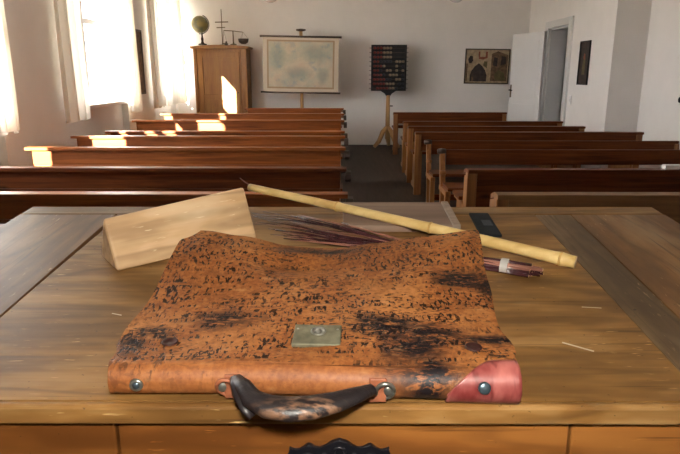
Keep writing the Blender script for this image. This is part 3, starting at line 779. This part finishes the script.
# rivets on the front roll
def rollpt(x, a, up=0): 
    return Vector((x, .020+(RR+up)*math.cos(a)+shear(x), RR+(RR+up)*math.sin(a)))
def facing(x, a, up=0):      # frame on the roll: z outward
    return Matrix.Translation(rollpt(x, a, up)) @ Matrix.Rotation(a-PI/2, 4, 'X')
def rivet(x, a, parent, R=.0068):
    b = MB(); b.lathe([(R, -.001), (R, .0008), (R*.82, .0018), (R*.55, .0016)], 'nickel', (0, 0, 0), 'z', 20)
    b.lathe([(R*.55, .0014), (R*.5, .0024), (R*.1, .003)], 'blue_steel', (0, 0, 0), 'z', 16)
    return b.build('rivet', parent, matrix=facing(x, a, .0004))
rivet(-.2055, 3.08, bc)
# pink patched end of the roll: a cuff wrapped round the tube
pk = MB(); i_ = pk.mi('pink')
def cuff(u, v, r_):
    x = .104 + .071*u
    lo_a = PI*1.45; hi_a = PI*1.05 - (PI*.80)*min(1, u*1.25)**.8
    a = lo_a + (hi_a-lo_a)*v
    r2 = RR + r_ + .0015*u
    return (x, .0205 + r2*math.cos(a) + shear(x), max(.0008, RR+.002*u + r2*math.sin(a)))
nU, nV = 22, 20
A = [[pk.bm.verts.new(cuff(u/nU, v/nV, .0028)) for v in range(nV+1)] for u in range(nU+1)]
C_ = [[pk.bm.verts.new(cuff(u/nU, v/nV, .0006)) for v in range(nV+1)] for u in range(nU+1)]
for u in range(nU):
    for v in range(nV):
        for Q in (A, C_):
            f = pk.bm.faces.new([Q[u][v], Q[u+1][v], Q[u+1][v+1], Q[u][v+1]]); f.smooth = True
lA = [A[u][0] for u in range(nU+1)] + A[nU][1:] + [A[u][nV] for u in range(nU-1, -1, -1)] + A[0][nV-1:0:-1]
lC = [C_[u][0] for u in range(nU+1)] + C_[nU][1:] + [C_[u][nV] for u in range(nU-1, -1, -1)] + C_[0][nV-1:0:-1]
for q in range(len(lA)):
    w = (q+1) % len(lA); pk.bm.faces.new([lA[q], lC[q], lC[w], lA[w]])
cu = pk.build('end_cuff', bc); cu['label'] = 'pink patched leather cuff'
b = MB(); b.lathe([(.0062, -.001), (.0062, .0008), (.005, .0018), (.0005, .0026)], 'blue_steel', (0, 0, 0), 'z', 18)
b.build('rivet', cu, matrix=facing(.139, 2.80, .0038))
# handle: two riveted loops, a black strap end and a padded grip flopped over the desk edge
hd = MB()
hp = [(-.103, -.006, .032), (-.094, -.020, .033), (-.084, -.036, .030), (-.068, -.044, .027), (-.048, -.047, .026), (-.028, -.044, .026), (-.006, -.036, .026), (.014, -.026, .027), (.030, -.016, .027)]
hr = [.0060, .0085, .0110, .0132, .0142, .0136, .0118, .0092, .0066]
hd.tube(hp, hr, 'handle', 16, (1, .66)); hnd = hd.build('handle', bc)
st = MB(); st.tube([(-.104, -.004, .032), (-.101, -.016, .032), (-.096, -.030, .028), (-.089, -.040, .022), (-.082, -.045, .017)], [.006, .0065, .0062, .0058, .005], 'strap_black', 10, (1, .45)); st.build('strap_end', hnd)
for x, sgn in ((-.1195, 1), (.0465, -1)):
    b = MB(); R_ = .0105
    b.tube([tuple(rollpt(x+sgn*.004, 3.10, .003) + Vector((R_*math.cos(2*PI*i/20)*.85, -.35*R_*math.sin(2*PI*i/20), R_*math.sin(2*PI*i/20)))) for i in range(21)], .0022, 'nickel' if sgn < 0 else 'tan_leather', 8)
    rg = b.build('ring', hnd)
    b = MB(); b.box(-.0085, .0085, -.014, .012, -.001, .0026, 'tan_leather', .0015)
    b.build('loop', hnd, matrix=facing(x+sgn*.011, 3.05, .0006))
    b = MB(); b.lathe([(.0058, 0), (.0058, .0014), (.004, .0026), (.0005, .003)], 'nickel', (0, 0, 0), 'z', 16)
    b.build('rivet', hnd, matrix=facing(x, 3.12, .0012))

# ------------------------------------------------------------------ triangular wooden block
a0 = math.atan2(.140, .184)
PMx = DM @ Matrix.Translation((-.340, .322, 0)) @ Matrix.Rotation(a0, 4, 'Z')
b = MB(); b.prism([(0, 0.0005), (.082, .0005), (.041, .0765)], 0, .243, 'prism', 'x', .005)
for v in b.bm.verts:
    if v.co.z > .04: v.co.z += .010*v.co.x/.243
pz = b.build('triangular_block', matrix=PMx)
tag(pz, 'pale triangular wooden block lying on the desk behind the briefcase', 'wooden block')

# ------------------------------------------------------------------ bamboo cane
cane = thing('bamboo_cane', 'yellow bamboo cane lying across the twig bundle behind the briefcase', 'cane', matrix=DM)
pA, pB = Vector((-.188, .668, .037)), Vector((.355, .333, .0128))
def cp(k_): 
    p_ = pA.lerp(pB, k_); p_.z += .002*math.sin(PI*k_); return p_
b = MB(); ks = [i/60 for i in range(61)]; nodes = (.33, .625, .965)
rads = []
for k_ in ks:
    r = .0072 + .0026*k_
    r += sum(.0014*math.exp(-((k_-q)/.008)**2) for q in nodes); rads.append(r)
b.tube([cp(k_) for k_ in ks], rads, 'bamboo', 16); b.build('culm', cane)
for q in nodes:
    b = MB(); r = .0072+.0026*q+.0013
    b.tube([cp(q-.003), cp(q), cp(q+.003)], [r, r+.0007, r], 'bamboo_node', 16); b.build('joint', cane)
b = MB(); b.tube([cp(.998), cp(1.0)+ (pB-pA).normalized()*.0006], [.0072, .0070], 'prism', 14); b.build('cut_face', cane)
b = MB(); b.tube([tuple(pA+Vector((.004, -.002, .003))), tuple(pA+Vector((-.012, .010, .009))), tuple(pA+Vector((-.021, .013, .016)))], [.0016, .0012, .0006], 'twig_red', 6); b.build('splinter', cane)

# ------------------------------------------------------------------ bundle of twigs (rod)
rod = thing('twig_bundle', 'bound bundle of thin dark red twigs fanning out under the cane', 'twig bundle', matrix=DM)
rnd = random.Random(3)
axis0, axisB = Vector((.292, .308, 0)), Vector((.246, .328, 0))
dirn = (axisB-axis0).normalized(); perp = Vector((-dirn.y, dirn.x, 0))
NTW = 46
for i in range(NTW):
    lay = rnd.random(); side = rnd.uniform(-1, 1)
    if i < 13:       # the stout ones that show at the bound end
        r0 = rnd.uniform(.0024, .0032)
    else: r0 = rnd.uniform(.0011, .0018)
    off = side*.011; z0 = .003 + rnd.random()*.015*(1-abs(side)*.6)
    s_ = axis0 + perp*off*1.15 - dirn*rnd.uniform(-.016, .008) + Vector((0, 0, z0))
    m_ = axisB + perp*off*.92 + Vector((0, 0, z0))
    Ln = rnd.uniform(.30, .50); fan = -.05 - (off/.011)*.10 + rnd.uniform(-.19, .16)
    dd = Vector((dirn.x*math.cos(fan)-dirn.y*math.sin(fan), dirn.x*math.sin(fan)+dirn.y*math.cos(fan), 0))
    q1 = m_ + (dirn*.6+dd*.4).normalized()*.12; q1.z = max(.003, z0*1.0)
    q2 = q1 + dd*(Ln-.12)*.5 + Vector((rnd.uniform(-.006, .006), rnd.uniform(-.006, .006), 0)); q2.z = .003+rnd.random()*.016
    q3 = q1 + dd*(Ln-.12) + Vector((rnd.uniform(-.012, .012), rnd.uniform(-.012, .012), 0)); q3.z = .002+rnd.random()*.020
    def block(p_):   # keep clear of the wooden block and the briefcase
        a = (p_.x+.340)*math.cos(a0)+(p_.y-.322)*math.sin(a0); c_ = -(p_.x+.340)*math.sin(a0)+(p_.y-.322)*math.cos(a0)
        return a < .265 and c_ < .10
    while block(q3) and (q3-q2).length > .02: q3 = q2 + (q3-q2)*.8
    for q_ in (q1, q2, q3):
        if q_.x < .20 and q_.y < .345: q_.y = .345+rnd.random()*.01
        if q_.y > .47 and q_.x > -.03: q_.z = max(q_.z, .018)
    mt = 'twig' if rnd.random() < .72 else 'twig_red'
    b = MB(); b.tube([s_, m_, q1, q1.lerp(q2, .5)+Vector((0, rnd.uniform(-.003, .003), .001)), q2, q2.lerp(q3, .5)+Vector((rnd.uniform(-.004, .004), rnd.uniform(-.004, .004), .001)), q3], [r0, r0, r0*.85, r0*.7, r0*.56, r0*.44, r0*.3], mt, 7)
    tw = b.build('twig', rod)
    if i < 30:
        b = MB(); d_ = (s_-m_).normalized(); b.tube([s_-d_*.0005, s_+d_*.0004], [r0*.92, r0*.85], 'twig_cut', 7); b.build('cut_end', tw)
b = MB(); cB = axisB + Vector((0, 0, .0095))
ring_ = [cB + perp*(.0145*math.cos(2*PI*i/24)) + Vector((0, 0, .0105*math.sin(2*PI*i/24))) for i in range(24)]
A_, B2 = [], []
for p_ in ring_:
    p_.z = max(p_.z, .0008)
    A_.append([b.bm.verts.new(p_ + dirn*s_) for s_ in (-.0055, .0055)])
    q_ = cB + (p_-cB)*.93; q_.z = max(q_.z, .0012)
    B2.append([b.bm.verts.new(q_ + dirn*s_) for s_ in (-.0055, .0055)])
b.mi('band')
for i in range(24):
    j = (i+1) % 24
    b.bm.faces.new([A_[i][0], A_[j][0], A_[j][1], A_[i][1]]); b.bm.faces.new([B2[i][0], B2[i][1], B2[j][1], B2[j][0]])
    for s_ in (0, 1): b.bm.faces.new([A_[i][s_], B2[i][s_], B2[j][s_], A_[j][s_]])
b.build('binding_band', rod)

# ------------------------------------------------------------------ old board and blue-black booklet at the back of the desk
sl = thing('wooden_board', 'thin greyish old board at the back edge of the desk, under the cane', 'board', matrix=DM @ Matrix.Translation((0, 0, 0)))
b = MB(); b.box(.002, .198, .500, .642, .0008, .0135, 'slate_wood', .0015); b.build('panel', sl)
b = MB(); b.prism([(.1985, .500), (.1985, .642), (.212, .642), (.212, .500)], .0008, .0155, 'slate_frame', 'z', .0012); b.build('edge_strip', sl)
bk = thing('booklet', 'small blue-black booklet on the desk right of the board, partly behind the cane', 'booklet', matrix=DM @ Matrix.Translation((.263, .535, 0)) @ Matrix.Rotation(-.03, 4, 'Z'))
MB().box(-.0185, .0185, -.062, .062, .0008, .006, 'blueblack', .0015).build('cover', bk)
b = MB()
for q in range(7): b.box(-.004+.0*q, .013, -.012+q*.0045, -.0105+q*.0045, .0058, .0064, 'bluegrey')
b.build('worn_mark', bk)

# ------------------------------------------------------------------ light
w = bpy.data.worlds.new('sky'); S.world = w; w.use_nodes = True
bg = w.node_tree.nodes['Background']; bg.inputs[0].default_value = (.97, .98, 1.0, 1); bg.inputs[1].default_value = 14.0
sd = bpy.data.lights.new('sun', 'SUN'); sd.energy = 95; sd.angle = .0093; sd.color = (1, .94, .84)
so = bpy.data.objects.new('sun', sd); COL.objects.link(so)
dvec = Vector((.35, 1.0, -.40)).normalized()
so.rotation_euler = dvec.to_track_quat('-Z', 'Y').to_euler()
fd = bpy.data.lights.new('camera_flash', 'SPOT'); fd.energy = 37; fd.spot_size = math.radians(95); fd.spot_blend = .8; fd.shadow_soft_size = .03; fd.color = (1, .93, .82)
fo = bpy.data.objects.new('camera_flash', fd); COL.objects.link(fo); fo.location = (0, -.02, 1.53)
fo.rotation_euler = Vector((0, .8, -.38)).to_track_quat('-Z', 'Y').to_euler()

# ------------------------------------------------------------------ camera
cd = bpy.data.cameras.new('camera'); cam = bpy.data.objects.new('camera', cd); COL.objects.link(cam)
cd.sensor_width = 36; cd.lens = 600/680*36; cd.clip_start = .02; cd.clip_end = 200
cam.location = (0, 0, 1.4)
cam.rotation_euler = (PI/2 - math.atan(153/600), 0, math.atan(2/600))
S.camera = cam
cd.dof.use_dof = False
S.view_settings.view_transform = 'Standard'; S.view_settings.look = 'None'
S.view_settings.gamma = 1; S.view_settings.use_curve_mapping = False
S.view_settings.exposure = 0.16
cy = S.cycles
cy.use_denoising = True; cy.denoising_prefilter = 'ACCURATE'; cy.max_bounces = 10; cy.diffuse_bounces = 6; cy.glossy_bounces = 4; cy.transparent_max_bounces = 12
cy.sample_clamp_indirect = 8; cy.caustics_reflective = False; cy.caustics_refractive = False
